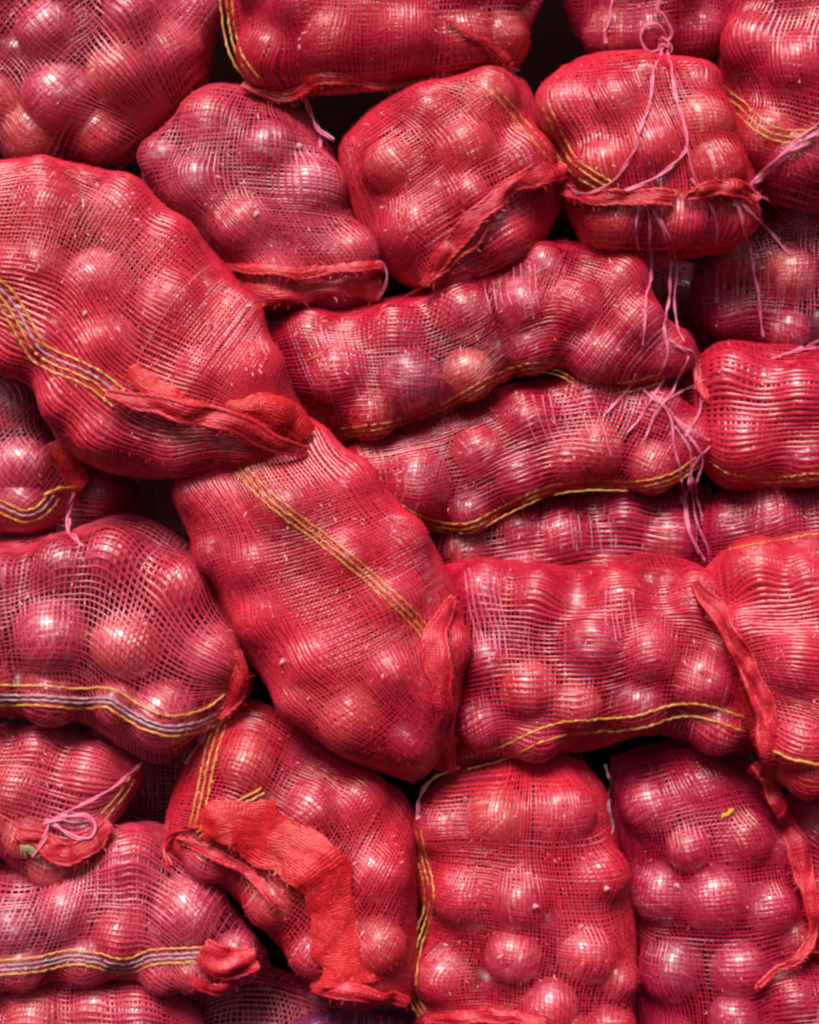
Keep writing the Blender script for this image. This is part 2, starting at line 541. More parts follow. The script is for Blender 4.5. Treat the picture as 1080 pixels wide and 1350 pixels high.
    for p in deep:
        a = RNG.normal(size=(3, 3)); qm, _ = np.linalg.qr(a)
        rear_f.append(RF + sum(len(x) for x in rear_v))
        rear_v.append(p[:3] + (RV @ qm) * (p[3] - 1))
    return sk

# ---------------------------------------------------------------- laying things on the surface
CAMP = Vector((0, -DIST, CZ))

def surf(px, py, keys, lift):
    """point on the nearest of the named sacks seen at (px,py), raised by lift; pile units"""
    d = (Vector(W(at(px, py, 0))) - CAMP).normalized()
    best = None
    for k in keys:
        hit = SACKS[k].bvh.ray_cast(CAMP, d)
        if hit[0] is not None and (best is None or hit[3] < best[1]):
            best = (hit[0], hit[3])
    if best is None:
        tgt = Vector(W(at(px, py, 40)))
        for k in keys:
            hit = SACKS[k].bvh.find_nearest(tgt)
            if hit[0] is not None and (best is None or hit[3] < best[1]):
                best = (hit[0], hit[3])
    h = -best[0].y / S + lift
    return at(px, py, h)

def path(pts, keys, lift, step=5, blend=9):
    """a line drawn through photo places; entries may carry their own depth as a third number"""
    P2 = resample([p[:2] for p in pts], step)
    if len(pts[0]) > 2:
        s0 = arclen(np.array([p[:2] for p in pts], float)); hh = [p[2] for p in pts]
        s = arclen(P2); s = s / s[-1] * s0[-1]
        return np.array([at(x, y, np.interp(a, s0, hh)) for (x, y), a in zip(P2, s)])
    H = np.array([surf(x, y, keys, lift)[2] for x, y in P2])
    if blend > 1:
        k = np.ones(blend) / blend
        pad = np.pad(H, blend // 2, mode='edge')
        sm = np.convolve(pad, k, 'valid')[:len(H)]
        H = np.maximum(sm, H - 3)
    return np.array([at(x, y, a) for (x, y), a in zip(P2, H)])

def frames(P):
    T = np.gradient(P, axis=0)
    T /= np.linalg.norm(T, axis=1)[:, None] + 1e-9
    view = np.array([0, 0, 1.0])
    Sd = np.cross(T, view); Sd /= np.linalg.norm(Sd, axis=1)[:, None] + 1e-9
    Nn = np.cross(Sd, T)
    return T, Sd, Nn

def tube_geo(P, rad, nseg=6):
    T, Sd, Nn = frames(P)
    rad = np.broadcast_to(rad, (len(P),))
    a = np.arange(nseg) / nseg * 2 * math.pi
    V = P[:, None] + rad[:, None, None] * (np.cos(a)[None, :, None] * Sd[:, None] + np.sin(a)[None, :, None] * Nn[:, None])
    i, j = np.meshgrid(np.arange(len(P) - 1), np.arange(nseg), indexing='ij')
    j2 = (j + 1) % nseg
    F = np.stack([i * nseg + j, i * nseg + j2, (i + 1) * nseg + j2, (i + 1) * nseg + j], -1).reshape(-1, 4)
    return V.reshape(-1, 3), F

def stripe(key, pts, mat='stripe_yellow', rad=1.5, lift=1.6, keys=None):
    P = path(pts, keys or [key], lift, 4, 5)
    P = P + RNG.normal(0, 0.45, P.shape)
    P[:, 2] += 0.7 * np.sin(np.arange(len(P)) * 2.2 + RNG.uniform(0, 6))
    rr = 0.85 * rad * (1 + 0.35 * np.sin(np.arange(len(P)) * 1.7 + RNG.uniform(0, 6)) * RNG.uniform(0.5, 1, len(P)))
    V, F = tube_geo(P, rr, 6)
    return mesh_obj('stripe', V, F, mat, SACKS[key].root)

def stripes(key, pts, offs, mats=None, **kw):
    """parallel coloured threads: the same line moved sideways"""
    P = resample(pts, 10)
    T = np.gradient(P, axis=0); T /= np.linalg.norm(T, axis=1)[:, None]
    Nn = np.stack([-T[:, 1], T[:, 0]], 1)
    for k, o in enumerate(offs):
        stripe(key, (P + Nn * o)[::2].tolist(), (mats[k] if mats else 'stripe_yellow'), **kw)

def twine(key, pts, keys=None, lift=3.0, rad=1.7, name='twine', mat='twine_pink', ply=2):
    P = path(pts, keys or [key], lift, 3, 9)
    T, Sd, Nn = frames(P)
    s = arclen(P)
    kn = Wob(7, 0.5, 2.2)
    wob = np.stack([kn(s / 20, 0 * s), kn(0 * s, s / 20)], 1) * 1.3
    P = P + Sd * wob[:, :1] + Nn * wob[:, 1:]
    Vs, Fs, n = [], [], 0
    for k in range(ply):
        ph = s / 11.0 + 1.2 * np.sin(s / 31 + k) + k * 2 * math.pi / ply
        Q = P + (Sd * np.cos(ph)[:, None] + Nn * np.sin(ph)[:, None]) * rad * (0.62 if ply > 1 else 0)
        V, F = tube_geo(Q, rad * (0.52 if ply > 1 else 0.72) * (1 + 0.25 * kn(s / 6, 3 + 0 * s)).clip(0.5, 1.5), 5)
        Vs.append(V); Fs.append(F + n); n += len(V)
    return mesh_obj(name, np.vstack(Vs), np.vstack(Fs), mat, SACKS[key].root)

def weave(V, wa, wc, lift=0.5):
    """threads both ways over a grid of points V (n,m,3)"""
    du = np.gradient(V, axis=0); dv = np.gradient(V, axis=1)
    lu = np.linalg.norm(du, axis=-1); lv = np.linalg.norm(dv, axis=-1)
    nr = np.cross(du, dv); nr /= np.linalg.norm(nr, axis=-1, keepdims=True) + 1e-9
    if nr[..., 2].mean() < 0: nr = -nr
    du = du / (lu[..., None] + 1e-9); dv = dv / (lv[..., None] + 1e-9)
    n, m = V.shape[:2]
    idx = np.arange(n * m * 3).reshape(n, m, 3)
    vs_, fs_ = [], []
    for c, side, w, lo, hi in ((V + nr * lift, dv, wa * lv, idx[:-1], idx[1:]), (V - nr * lift, du, wc * lu, idx[:, :-1], idx[:, 1:])):
        w = (w * RNG.uniform(0.75, 1.25, w.shape))[..., None]
        tw = RNG.normal(0, 0.25, w.shape)
        G3 = np.stack([c - side * w - nr * tw * w, c + nr * w * 0.7, c + side * w + nr * tw * w], 2)
        vs_.append(G3.reshape(-1, 3))
        fs_.append(np.concatenate([np.stack([lo[..., k], lo[..., k + 1], hi[..., k + 1], hi[..., k]], -1).reshape(-1, 4) for k in (0, 1)]))
    return np.concatenate(vs_), np.concatenate([fs_[0], fs_[1] + n * m * 3])

def hem(key, pts, width, keys=None, lift=6, ruffle=4, mat='hem_red', name='hem', roll=True, curl=0.25):
    """the doubled edge of a sack mouth: a crumpled woven band with a corded lip, lying on the net"""
    P = path(pts, keys or [key], lift, 3.5, 17)
    n = len(P)
    T, Sd, Nn = frames(P)
    s = arclen(P)
    wd = np.interp(np.linspace(0, 1, n), np.linspace(0, 1, len(width)), width)
    wv = Wob(8, 0.6, 2.4)
    m = max(4, int(max(width) / 3.7))
    x = np.linspace(-1, 1, m)
    ss, xx = np.meshgrid(s, x, indexing='ij')
    cr, cr2 = Wob(9, 0.25, 1.1), Wob(9, 1.0, 2.6)
    half = (wd / 2)[:, None]
    edge = half * (1 + 0.20 * wv(ss / 16, np.sign(xx) * 3)) * (0.82 if 'flap' in name else 0.70)
    lat = xx * edge + 1.6 * cr2(ss / 13, xx * half / 13 + 5) + 0.16 * half * cr(ss / 20, 0 * xx)
    ru = ruffle * (1.1 * np.abs(cr(ss / 13, xx * half / 9)) + 0.45 * cr2(ss / 13, xx * half / 9))
    up = curl * half * (1 - xx ** 2) + ru + 1.5
    V = P[:, None] + Sd[:, None] * lat[..., None] + Nn[:, None] * up[..., None] + T[:, None] * (1.5 * cr(ss / 15 + 9, xx * half / 15))[..., None]
    V = V + RNG.normal(0, 0.36, V.shape)
    V1, F1 = weave(V, 0.27, 0.27, 0.3)
    B = V - Nn[:, None] * 2.2 + Sd[:, None] * 1.6 + T[:, None] * 1.5
    V2, F2 = weave(B + RNG.normal(0, 0.5, B.shape), 0.28, 0.28, 0.3)
    # frayed ends along both edges
    fv, ff0, cnt = [], [], 0
    for _ in range(int(n * 0.7)):
        i = RNG.integers(n); e = RNG.integers(2)
        b0 = V[i, 0 if e == 0 else m - 1]
        d = Sd[i] * (-1 if e == 0 else 1) * RNG.uniform(3, 11) + T[i] * RNG.normal(0, 4) + Nn[i] * RNG.normal(0, 2)
        w = T[i] * 0.5
        k = Nn[i] * RNG.normal(0, 2) + T[i] * RNG.normal(0, 2)
        fv += [b0 - w, b0 + w, b0 + d * .5 + k - w, b0 + d * .5 + k + w, b0 + d - w * .4, b0 + d + w * .4]
        ff0 += [(cnt, cnt + 1, cnt + 3, cnt + 2), (cnt + 2, cnt + 3, cnt + 5, cnt + 4)]; cnt += 6
    o = mesh_obj(name, np.concatenate([V1, V2, np.array(fv)]), np.concatenate([F1, F2 + len(V1), np.array(ff0) + len(V1) + len(V2)]), mat, SACKS[key].root)
    o['kind'] = 'stuff'
    if roll:
        for sdn in ((0,) if roll == 1 else (m - 1,) if roll == 2 else (0, m - 1)):
            E = V[:, sdn] + Nn * 0.8
            k = np.ones(5) / 5
            E = np.stack([np.convolve(np.pad(E[:, c], 2, mode='edge'), k, 'valid') for c in range(3)], 1)
            vv, ff, nn = [], [], 0
            for ply in range(3):
                ph = s / 4.5 + ply * 2.094
                Q = E + (Sd * np.cos(ph)[:, None] + Nn * np.sin(ph)[:, None]) * 1.3
                a, b = tube_geo(Q, 1.35 + 0.4 * np.sin(s / 11 + ply), 5)
                vv.append(a); ff.append(b + nn); nn += len(a)
            t = mesh_obj('corded_lip', np.concatenate(vv), np.concatenate(ff), mat, SACKS[key].root)
            t.parent = o
            t.matrix_parent_inverse = Matrix.Identity(4)
    return o

# ---------------------------------------------------------------- every sack of the pile, rear ones first
D = make_sack
for key, label, L, R, h in (
    ('RC', 'net sack deep in the dark hollow behind the hanging strings', [(800, 330), (920, 350), (1020, 400)], [(800, 520), (900, 600), (1020, 560)], -230),
    ('RD', 'net sack deep in the dark hollow left of the slanting sack', [(60, 610), (200, 600), (330, 640)], [(60, 800), (200, 820), (360, 840)], -210),
    ('RE', 'net sack deep in the dark hollow right of the pink bow', [(60, 980), (200, 950), (320, 980)], [(60, 1130), (200, 1160), (350, 1180)], -210),
    ('RF', 'shadowed net sack below the red flap at the bottom edge', [(225, 1300), (320, 1270), (430, 1300), (560, 1310)], [(225, 1460), (320, 1470), (430, 1470), (560, 1460)], -95)):
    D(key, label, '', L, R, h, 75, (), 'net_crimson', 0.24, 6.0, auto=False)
D('A', 'open dark pink net sack filling the top left corner of the pile', 'dark pink sack in the top left corner',
  [(-20, -300), (150, -200), (280, -60), (278, 92)], [(-260, -40), (-120, 100), (30, 215), (160, 213)], -40, 120,
  [(150, 95, 48), (222, 75, 46), (70, 125, 50), (135, 178, 42), (55, 30, 46), (20, 185, 50), (165, 5, 45)], 'net_pink', 0.16, 5.7, pale=0.26)
D('U', 'shadowed red net sack behind the pink twine knot at the top edge', 'shadowed sack behind the pink twine knot',
  [(735, -330), (735, -170), (742, 0), (790, 85)], [(985, -330), (985, -170), (978, 0), (930, 88)], -50, 95,
  [(810, 45, 45), (860, 70, 38), (930, 40, 45)], 'net_crimson', 0.22)
D('W', 'dark shadowed net sack under the top right corner sack, beside the hanging strings', 'dark sack beside the hanging strings',
  [(925, 345), (1000, 272), (1100, 255), (1200, 250)], [(925, 430), (990, 465), (1100, 470), (1200, 470)], -95, 90,
  [(1050, 360, 48), (970, 335, 42), (970, 415, 40)], 'net_crimson', 0.20, 5.7)
D('V', 'bright red net sack with yellow stripes in the top right corner', 'striped sack in the top right corner',
  [(990, -330), (985, -150), (950, 20), (955, 150), (992, 250)], [(1220, -330), (1220, -150), (1210, 40), (1195, 180), (1160, 285)], -10, 110,
  [(1055, 75, 50), (995, 45, 46), (1055, 225, 50), (1000, 165, 45)], 'net_red', 0.24)
D('Q', 'net sack with a bright red hem across its bottom, beside the big left sack', 'sack with a straight bottom hem',
  [(262, 122), (205, 185), (188, 250), (240, 315), (300, 375), (330, 405)], [(405, 150), (438, 200), (460, 265), (490, 320), (503, 360), (500, 400)], -10, 100,
  [(270, 160, 44), (355, 190, 46), (250, 240, 45), (325, 290, 47), (408, 248, 48), (455, 325, 38), (375, 380, 42)], 'net_pink', 0.22)
D('R', 'net sack at the top edge with a curling red bottom hem and short twine tail', 'top edge sack with a curling hem',
  [(280, -330), (285, -180), (290, -30), (332, 122)], [(735, -330), (732, -180), (728, -40), (672, 88)], 25, 105,
  [(350, 75, 46), (435, 55, 48), (525, 50, 48), (605, 50, 46), (672, 35, 42), (390, -15, 45)], 'net_red', 0.23)
D('P', 'long horizontal net sack with yellow edge, lying under the two tied sacks', 'long horizontal sack with a yellow lower edge',
  [(350, 420), (460, 405), (570, 380), (660, 345), (740, 318), (830, 350), (877, 420), (908, 464)],
  [(400, 560), (460, 582), (540, 562), (610, 535), (670, 500), (730, 487), (800, 518), (893, 492)], -10, 100,
  [(445, 490, 45), (535, 495, 45), (615, 410, 48), (525, 440, 38), (690, 395, 44), (760, 395, 48), (615, 490, 42), (700, 452, 36), (790, 465, 44), (840, 420, 42), (480, 545, 36)], 'net_red', 0.21, pale=0.26)
D('S', 'plump net sack with a twisted diagonal hem, right of the dark notch at top centre', 'plump sack with a twisted diagonal hem',
  [(560, 125), (620, 108), (688, 106), (715, 168), (744, 225), (737, 275), (714, 322)], [(475, 165), (448, 195), (455, 250), (478, 305), (505, 350), (545, 378), (612, 368)], 15, 100,
  [(612, 185, 45), (543, 297, 48), (520, 215, 42), (680, 306, 37), (602, 345, 36), (690, 205, 40), (625, 255, 36)], 'net_bright', 0.22, 4.7)
D('T', 'net sack tied with loops of pink twine, under the twine knot', 'sack tied with loops of pink twine',
  [(742, 88), (706, 130), (722, 200), (742, 265), (770, 325)], [(905, 92), (955, 130), (985, 200), (996, 270), (962, 325)], 20, 105,
  [(752, 140, 44), (822, 122, 46), (870, 192, 46), (930, 145, 44), (945, 205, 42), (795, 215, 45), (815, 305, 44), (905, 308, 46)], 'net_bright', 0.23, 4.7)
D('CC', 'dark net sack in the shadow below the big left sack', 'dark sack below the big left sack',
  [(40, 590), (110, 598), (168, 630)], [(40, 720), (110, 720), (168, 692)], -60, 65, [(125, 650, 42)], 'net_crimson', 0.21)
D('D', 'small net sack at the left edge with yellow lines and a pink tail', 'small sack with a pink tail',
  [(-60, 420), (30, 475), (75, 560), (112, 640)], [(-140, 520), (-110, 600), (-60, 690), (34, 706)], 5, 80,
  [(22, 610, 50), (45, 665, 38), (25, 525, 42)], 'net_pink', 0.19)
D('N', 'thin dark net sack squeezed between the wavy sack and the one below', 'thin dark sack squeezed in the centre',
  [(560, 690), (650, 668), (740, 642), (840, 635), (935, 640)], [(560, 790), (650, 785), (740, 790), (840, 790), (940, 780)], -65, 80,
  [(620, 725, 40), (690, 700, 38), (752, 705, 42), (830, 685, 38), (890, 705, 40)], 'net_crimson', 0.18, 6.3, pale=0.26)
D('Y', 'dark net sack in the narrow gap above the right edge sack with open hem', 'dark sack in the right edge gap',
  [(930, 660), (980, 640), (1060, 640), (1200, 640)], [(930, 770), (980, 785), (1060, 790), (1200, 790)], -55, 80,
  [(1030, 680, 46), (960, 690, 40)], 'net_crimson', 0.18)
D('O', 'wavy horizontal net sack with loose pale threads, second of the centre stack', 'wavy horizontal sack, second of the centre stack',
  [(440, 600), (520, 565), (620, 525), (720, 498), (820, 500), (900, 530), (938, 578)], [(490, 660), (540, 692), (610, 703), (680, 670), (760, 646), (850, 646), (928, 612)], -25, 85,
  [(557, 630, 48), (628, 592, 43), (685, 635, 40), (620, 672, 30), (705, 560, 40), (795, 580, 42), (865, 610, 42), (750, 610, 36)], 'net_red', 0.20, 5.2, pale=0.26)
D('X', 'net sack with one big round onion bulging at its end, right edge', 'right edge sack with one big bulge',
  [(912, 480), (950, 452), (1020, 455), (1100, 460), (1200, 460)], [(924, 612), (955, 642), (1020, 647), (1100, 637), (1200, 637)], -10, 90,
  [(990, 580, 54), (965, 490, 42), (1062, 520, 46), (1072, 605, 42)], 'net_red', 0.20, 6.3)
D('BB', 'red net sack behind the hanging torn hem at the right edge', 'red sack behind the hanging torn hem',
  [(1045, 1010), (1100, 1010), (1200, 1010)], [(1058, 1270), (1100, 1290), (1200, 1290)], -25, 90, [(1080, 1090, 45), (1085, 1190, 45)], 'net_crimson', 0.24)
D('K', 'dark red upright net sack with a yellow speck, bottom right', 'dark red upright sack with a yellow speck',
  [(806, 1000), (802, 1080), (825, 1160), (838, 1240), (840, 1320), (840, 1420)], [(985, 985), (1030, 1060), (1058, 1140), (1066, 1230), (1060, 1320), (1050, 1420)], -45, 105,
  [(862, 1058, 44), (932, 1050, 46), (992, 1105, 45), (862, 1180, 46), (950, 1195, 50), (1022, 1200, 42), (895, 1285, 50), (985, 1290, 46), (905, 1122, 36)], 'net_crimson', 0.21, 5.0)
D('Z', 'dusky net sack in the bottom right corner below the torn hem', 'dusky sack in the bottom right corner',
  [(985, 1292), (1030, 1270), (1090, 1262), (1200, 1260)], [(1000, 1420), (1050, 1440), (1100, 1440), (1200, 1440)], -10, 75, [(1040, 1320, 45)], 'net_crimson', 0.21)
D('J', 'pale highlighted upright net sack with a yellow left edge, bottom centre', 'upright sack with a yellow left edge',
  [(600, 1012), (553, 1062), (546, 1140), (560, 1220), (547, 1290), (548, 1350), (560, 1420)], [(768, 1003), (803, 1050), (816, 1130), (836, 1210), (838, 1290), (832, 1360), (820, 1420)], 0, 105,
  [(655, 1090, 48), (740, 1078, 46), (595, 1105, 42), (692, 1190, 50), (787, 1160, 44), (605, 1190, 42), (782, 1262, 48), (585, 1288, 46), (680, 1270, 46), (735, 1340, 40)], 'net_bright', 0.21, 4.7)
D('M', 'broad horizontal net sack with two yellow lines below, centre right', 'broad horizontal sack with two yellow lines',
  [(588, 745), (640, 736), (730, 745), (800, 740), (850, 730), (920, 745), (970, 800), (1008, 880)], [(600, 1012), (650, 1002), (720, 993), (790, 986), (850, 966), (910, 976), (960, 990), (1008, 985)], 15, 105,
  [(640, 785, 44), (640, 868, 43), (692, 912, 46), (772, 855, 50), (710, 785, 42), (822, 800, 48), (858, 862, 42), (925, 795, 44), (848, 925, 42), (932, 900, 42), (765, 935, 40), (965, 850, 36), (632, 955, 38)], 'net_red', 0.21, 5.2, pale=0.26)
D('L', 'bright net sack at the right edge with a long torn red hem', 'right edge sack with a torn hem',
  [(918, 762), (960, 722), (1020, 708), (1090, 700), (1200, 690)], [(1008, 1010), (1030, 1032), (1090, 1047), (1150, 1047), (1200, 1040)], 60, 95,
  [(1000, 765, 46), (1062, 870, 55), (1062, 765, 42), (1062, 970, 44), (975, 830, 36)], 'net_bright', 0.24, 5.0)
D('AA', 'purplish net sack peeping out at the bottom edge', 'purplish sack at the bottom edge',
  [(385, 1350), (430, 1334), (490, 1332), (560, 1340)], [(330, 1450), (400, 1460), (480, 1460), (560, 1450)], -30, 60, [(430, 1362, 40), (510, 1364, 40)], 'net_purple', 0.20)
D('H', 'dim net sack in the bottom left corner, below the striped ones', 'dim sack in the bottom left corner',
  [(-120, 1300), (0, 1295), (120, 1288), (210, 1292), (258, 1330)], [(-120, 1460), (0, 1460), (120, 1455), (200, 1440), (255, 1400)], -20, 75,
  [(35, 1335, 46), (185, 1335, 48), (110, 1330, 40)], 'net_pink', 0.21)
D('G', 'net sack with yellow lines and a red gathered end, lower left', 'striped sack with a red gathered end',
  [(-120, 1140), (0, 1140), (90, 1130), (150, 1092), (215, 1090), (270, 1150), (320, 1215), (342, 1250)], [(-120, 1300), (-20, 1300), (50, 1293), (110, 1286), (170, 1290), (230, 1296), (280, 1308), (335, 1290)], -5, 88,
  [(165, 1138, 46), (82, 1195, 45), (245, 1192, 48), (150, 1240, 40), (18, 1230, 42), (305, 1250, 34)], 'net_pink', 0.18, 5.7, pale=0.26)
D('F', 'small net sack tied with a pink bow at the left edge', 'small sack tied with a pink bow',
  [(-120, 960), (0, 957), (90, 960), (150, 985), (188, 1010)], [(-120, 1100), (-20, 1110), (30, 1150), (90, 1155), (150, 1080)], 0, 80,
  [(105, 1018, 44), (15, 1050, 45), (115, 1100, 38), (40, 985, 40)], 'net_pink', 0.21)
D('I', 'net sack with a red flap folded over its front, bottom centre left', 'sack with a folded red flap',
  [(285, 945), (340, 925), (420, 970), (500, 1025), (545, 1070), (549, 1160), (548, 1240)], [(215, 1122), (262, 1142), (310, 1180), (360, 1235), (410, 1295), (470, 1318), (538, 1320)], 15, 95,
  [(325, 1005, 45), (398, 1078, 48), (482, 1045, 46), (490, 1160, 50), (502, 1262, 42), (355, 1192, 38), (405, 1262, 34), (300, 1085, 36)], 'net_bright', 0.21, 5.0)
D('E', 'open net sack with double yellow lines along its lower side, left edge', 'open left edge sack with double stripes',
  [(-160, 700), (-60, 712), (70, 705), (160, 680), (235, 705), (290, 780), (322, 885)], [(-160, 960), (-60, 945), (60, 945), (120, 955), (170, 990), (225, 1000), (312, 925)], 20, 110,
  [(60, 835, 50), (165, 850, 50), (230, 772, 48), (277, 868, 44), (207, 955, 46), (75, 750, 44), (150, 740, 44), (65, 915, 42), (-10, 770, 40)], 'net_pink', 0.15, 6.3, pale=0.26)
D('C', 'long bright red net sack slanting down across the middle of the pile', 'long bright sack slanting across the middle',
  [(395, 548), (450, 595), (522, 660), (578, 732), (606, 800), (608, 850), (602, 900)], [(240, 625), (232, 660), (270, 740), (312, 835), (365, 915), (445, 990), (545, 1030)], 60, 105,
  [(375, 665, 45), (330, 735, 44), (515, 795, 48), (420, 865, 50), (345, 815, 42), (455, 950, 48), (540, 985, 34), (505, 890, 44), (395, 920, 36), (455, 735, 42), (530, 710, 40)], 'net_bright', 0.27, 4.5, relax=240, pull=0.0025, rim=0.97)
D('B', 'big bright red net sack bulging forward at the left, with a curled hem', 'big bulging sack at the left',
  [(-90, 250), (40, 216), (150, 232), (250, 305), (325, 390), (364, 480), (410, 560)], [(-120, 430), (-30, 462), (45, 512), (95, 596), (190, 628), (300, 616), (390, 606)], 75, 115,
  [(55, 270, 52), (150, 275, 50), (215, 322, 46), (225, 400, 48), (302, 415, 46), (120, 365, 48), (35, 350, 46), (145, 450, 46), (325, 490, 44), (250, 485, 40), (70, 430, 40), (130, 572, 44), (232, 580, 42), (85, 515, 38), (310, 585, 34)], 'net_bright', 0.29, 4.5, relax=260, pull=0.002, rim=0.97)
# ---------------------------------------------------------------- hems, woven stripes, twine and loose threads
Y, GY = 'stripe_yellow', 'stripe_grey'
# top edge sack
hem('R', [(318, 112), (345, 120), (378, 126), (402, 116), (424, 104), (500, 113), (590, 105), (640, 92), (674, 84)], [12, 22, 20, 14, 12, 18, 14, 14, 10], lift=7, ruffle=3, roll=3)
hem('R', [(588, 22), (615, 42), (640, 58), (668, 82)], [5, 10, 14, 12], lift=3, ruffle=2, roll=0, name='fold')
stripes('R', [(290, -5), (296, 45), (308, 82), (330, 112)], [0, -8, -15], [Y, Y, Y])
twine('R', [(398, 120), (410, 148), (420, 170), (430, 177), (441, 184)], keys=['R', 'Q', 'S'], rad=3.0)
twine('R', [(420, 170), (422, 184), (423, 197)], keys=['R', 'Q'], rad=2.0)
twine('R', [(666, 82), (674, 92), (681, 102)], keys=['R', 'S'], rad=2.2)
# sack with the hem across its bottom
hem('Q', [(292, 354), (350, 356), (400, 363), (430, 357), (470, 353), (502, 352)], [10, 14, 15, 14, 12, 9], lift=9, ruffle=2.5, roll=1)
hem('Q', [(318, 372), (365, 388), (420, 384), (460, 374), (503, 384)], [22, 44, 40, 34, 30], lift=2, ruffle=3, roll=0, name='hem_skirt')
twine('Q', [(486, 347), (502, 345), (510, 362), (505, 385), (490, 405)], rad=2.2, lift=6)
# plump sack with the diagonal hem
hem('S', [(742, 222), (705, 235), (668, 248), (632, 280), (602, 315), (576, 350), (560, 374)], [36, 34, 30, 24, 26, 24, 12], lift=7, ruffle=5, roll=3)
hem('S', [(668, 255), (640, 300), (600, 340), (572, 366)], [12, 18, 14, 8], lift=5, ruffle=4, roll=2)
twine('S', [(562, 370), (545, 386), (525, 400), (505, 408), (496, 422)], keys=['S', 'P'], rad=3.4, mat='hem_red')
stripes('S', [(652, 112), (685, 150), (712, 182), (748, 224)], [0, 9], [Y, Y], rad=1.2)
# tied sack
hem('T', [(742, 252), (790, 262), (845, 258), (890, 264)], [14, 20, 24, 20], lift=5, ruffle=5, roll=3)
hem('T', [(905, 262), (935, 248), (962, 246), (994, 264)], [14, 26, 28, 18], lift=5, ruffle=5, roll=3)
stripes('T', [(707, 145), (726, 185), (746, 220), (775, 242), (806, 260)], [0, -10, -18], [Y, Y, Y])
twine('T', [(874, 62), (863, 100), (851, 150), (836, 195), (815, 232), (790, 250), (765, 254), (740, 240)], keys=['T', 'U'], lift=5, rad=2.1)
twine('T', [(879, 64), (890, 110), (903, 168), (906, 195), (872, 228), (830, 250), (785, 263), (752, 254), (733, 238)], keys=['T', 'U'], lift=5, rad=2.3)
twine('T', [(876, 62), (856, 68), (846, 50), (852, 34), (868, 32), (880, 48), (878, 62)], keys=['U', 'T'], lift=7, rad=1.8)
twine('T', [(877, 64), (886, 44), (876, 22), (866, 12), (872, -8)], keys=['U', 'T'], lift=8, rad=2.2)
twine('T', [(870, 52), (880, 58), (884, 66), (876, 72), (869, 66), (872, 56), (882, 60)], keys=['U', 'T'], lift=10, rad=3.0, name='knot')
twine('U', [(808, -5), (803, 25), (798, 42), (799, 57)], lift=4, rad=2.2)
twine('T', [(845, 240), (850, 262), (856, 300), (858, 350), (852, 400), (846, 455)], keys=['T', 'P'], lift=4, rad=1.9)
twine('T', [(852, 265), (868, 290), (883, 330), (884, 380), (877, 430), (879, 470), (866, 508)], keys=['T', 'P'], lift=4, rad=1.9)
twine('T', [(834, 268), (845, 262), (852, 258), (846, 248)], lift=7, rad=2.6, name='knot')
twine('T', [(912, 235), (922, 250), (950, 256), (970, 254), (995, 243), (1032, 210), (1085, 176)], keys=['T', 'V'], lift=6, rad=2.4)
twine('T', [(985, 250), (1005, 228), (1036, 200), (1085, 170)], keys=['T', 'V'], lift=9, rad=2.2)
twine('T', [(963, 256), (978, 290), (990, 340), (1000, 390), (1006, 444)], keys=['T', 'W'], lift=6, rad=2.1)
twine('T', [(968, 256), (1000, 290), (1020, 312), (1042, 336)], keys=['T', 'W'], lift=6, rad=2.1)
for pts in ([(905, 196), (912, 225), (925, 250), (915, 262)], [(975, 252), (1010, 262), (1030, 282)], [(930, 255), (945, 300), (940, 335)],
            [(742, 240), (760, 262), (800, 268), (835, 255)], [(850, 262), (838, 290), (842, 330)], [(1000, 240), (1040, 192), (1085, 160)], [(870, 290), (893, 350), (890, 410), (902, 450)]):
    twine('T', pts, keys=['T', 'V', 'W', 'P'], lift=6, rad=1.3)
# top right corner sack and the ones under it
stripes('V', [(944, 105), (975, 130), (1000, 152), (1015, 165), (1050, 172), (1095, 166)], [0, 9, 17], [Y, Y, Y], rad=1.3)
twine('W', [(1018, 472), (1045, 464), (1090, 446)], keys=['W', 'X'], lift=5, rad=2.5)
twine('W', [(1030, 470), (1052, 464), (1090, 456)], keys=['W', 'X'], lift=7, rad=2.0)
stripes('X', [(930, 612), (960, 631), (1012, 636), (1095, 630)], [0, -7], [Y, Y], rad=1.3)
hem('X', [(914, 472), (920, 498), (932, 530)], [10, 14, 8], lift=4, ruffle=4, roll=3)
# long horizontal sack
stripes('P', [(452, 572), (520, 562), (590, 537), (648, 504), (698, 486), (738, 490), (775, 509), (830, 511), (886, 494)], [0, -7, 5], [Y, Y, Y], rad=1.2)
twine('P', [(404, 477), (420, 468), (432, 457), (444, 455)], lift=3, rad=1.2, mat='stripe_yellow', name='loose_thread')
twine('P', [(880, 452), (900, 463), (916, 468), (919, 502)], keys=['P', 'O'], lift=4, rad=2.4)
for k in range(8):
    x = 640 + k * 9.5 + random.uniform(-2, 2)
    twine('P', [(x, 356 - k * 1.5 + random.uniform(-8, 4)), (x + 2, 385), (x + 7, 415 + random.uniform(-14, 6))], lift=2.2, rad=0.9, ply=1, name='loose_thread')
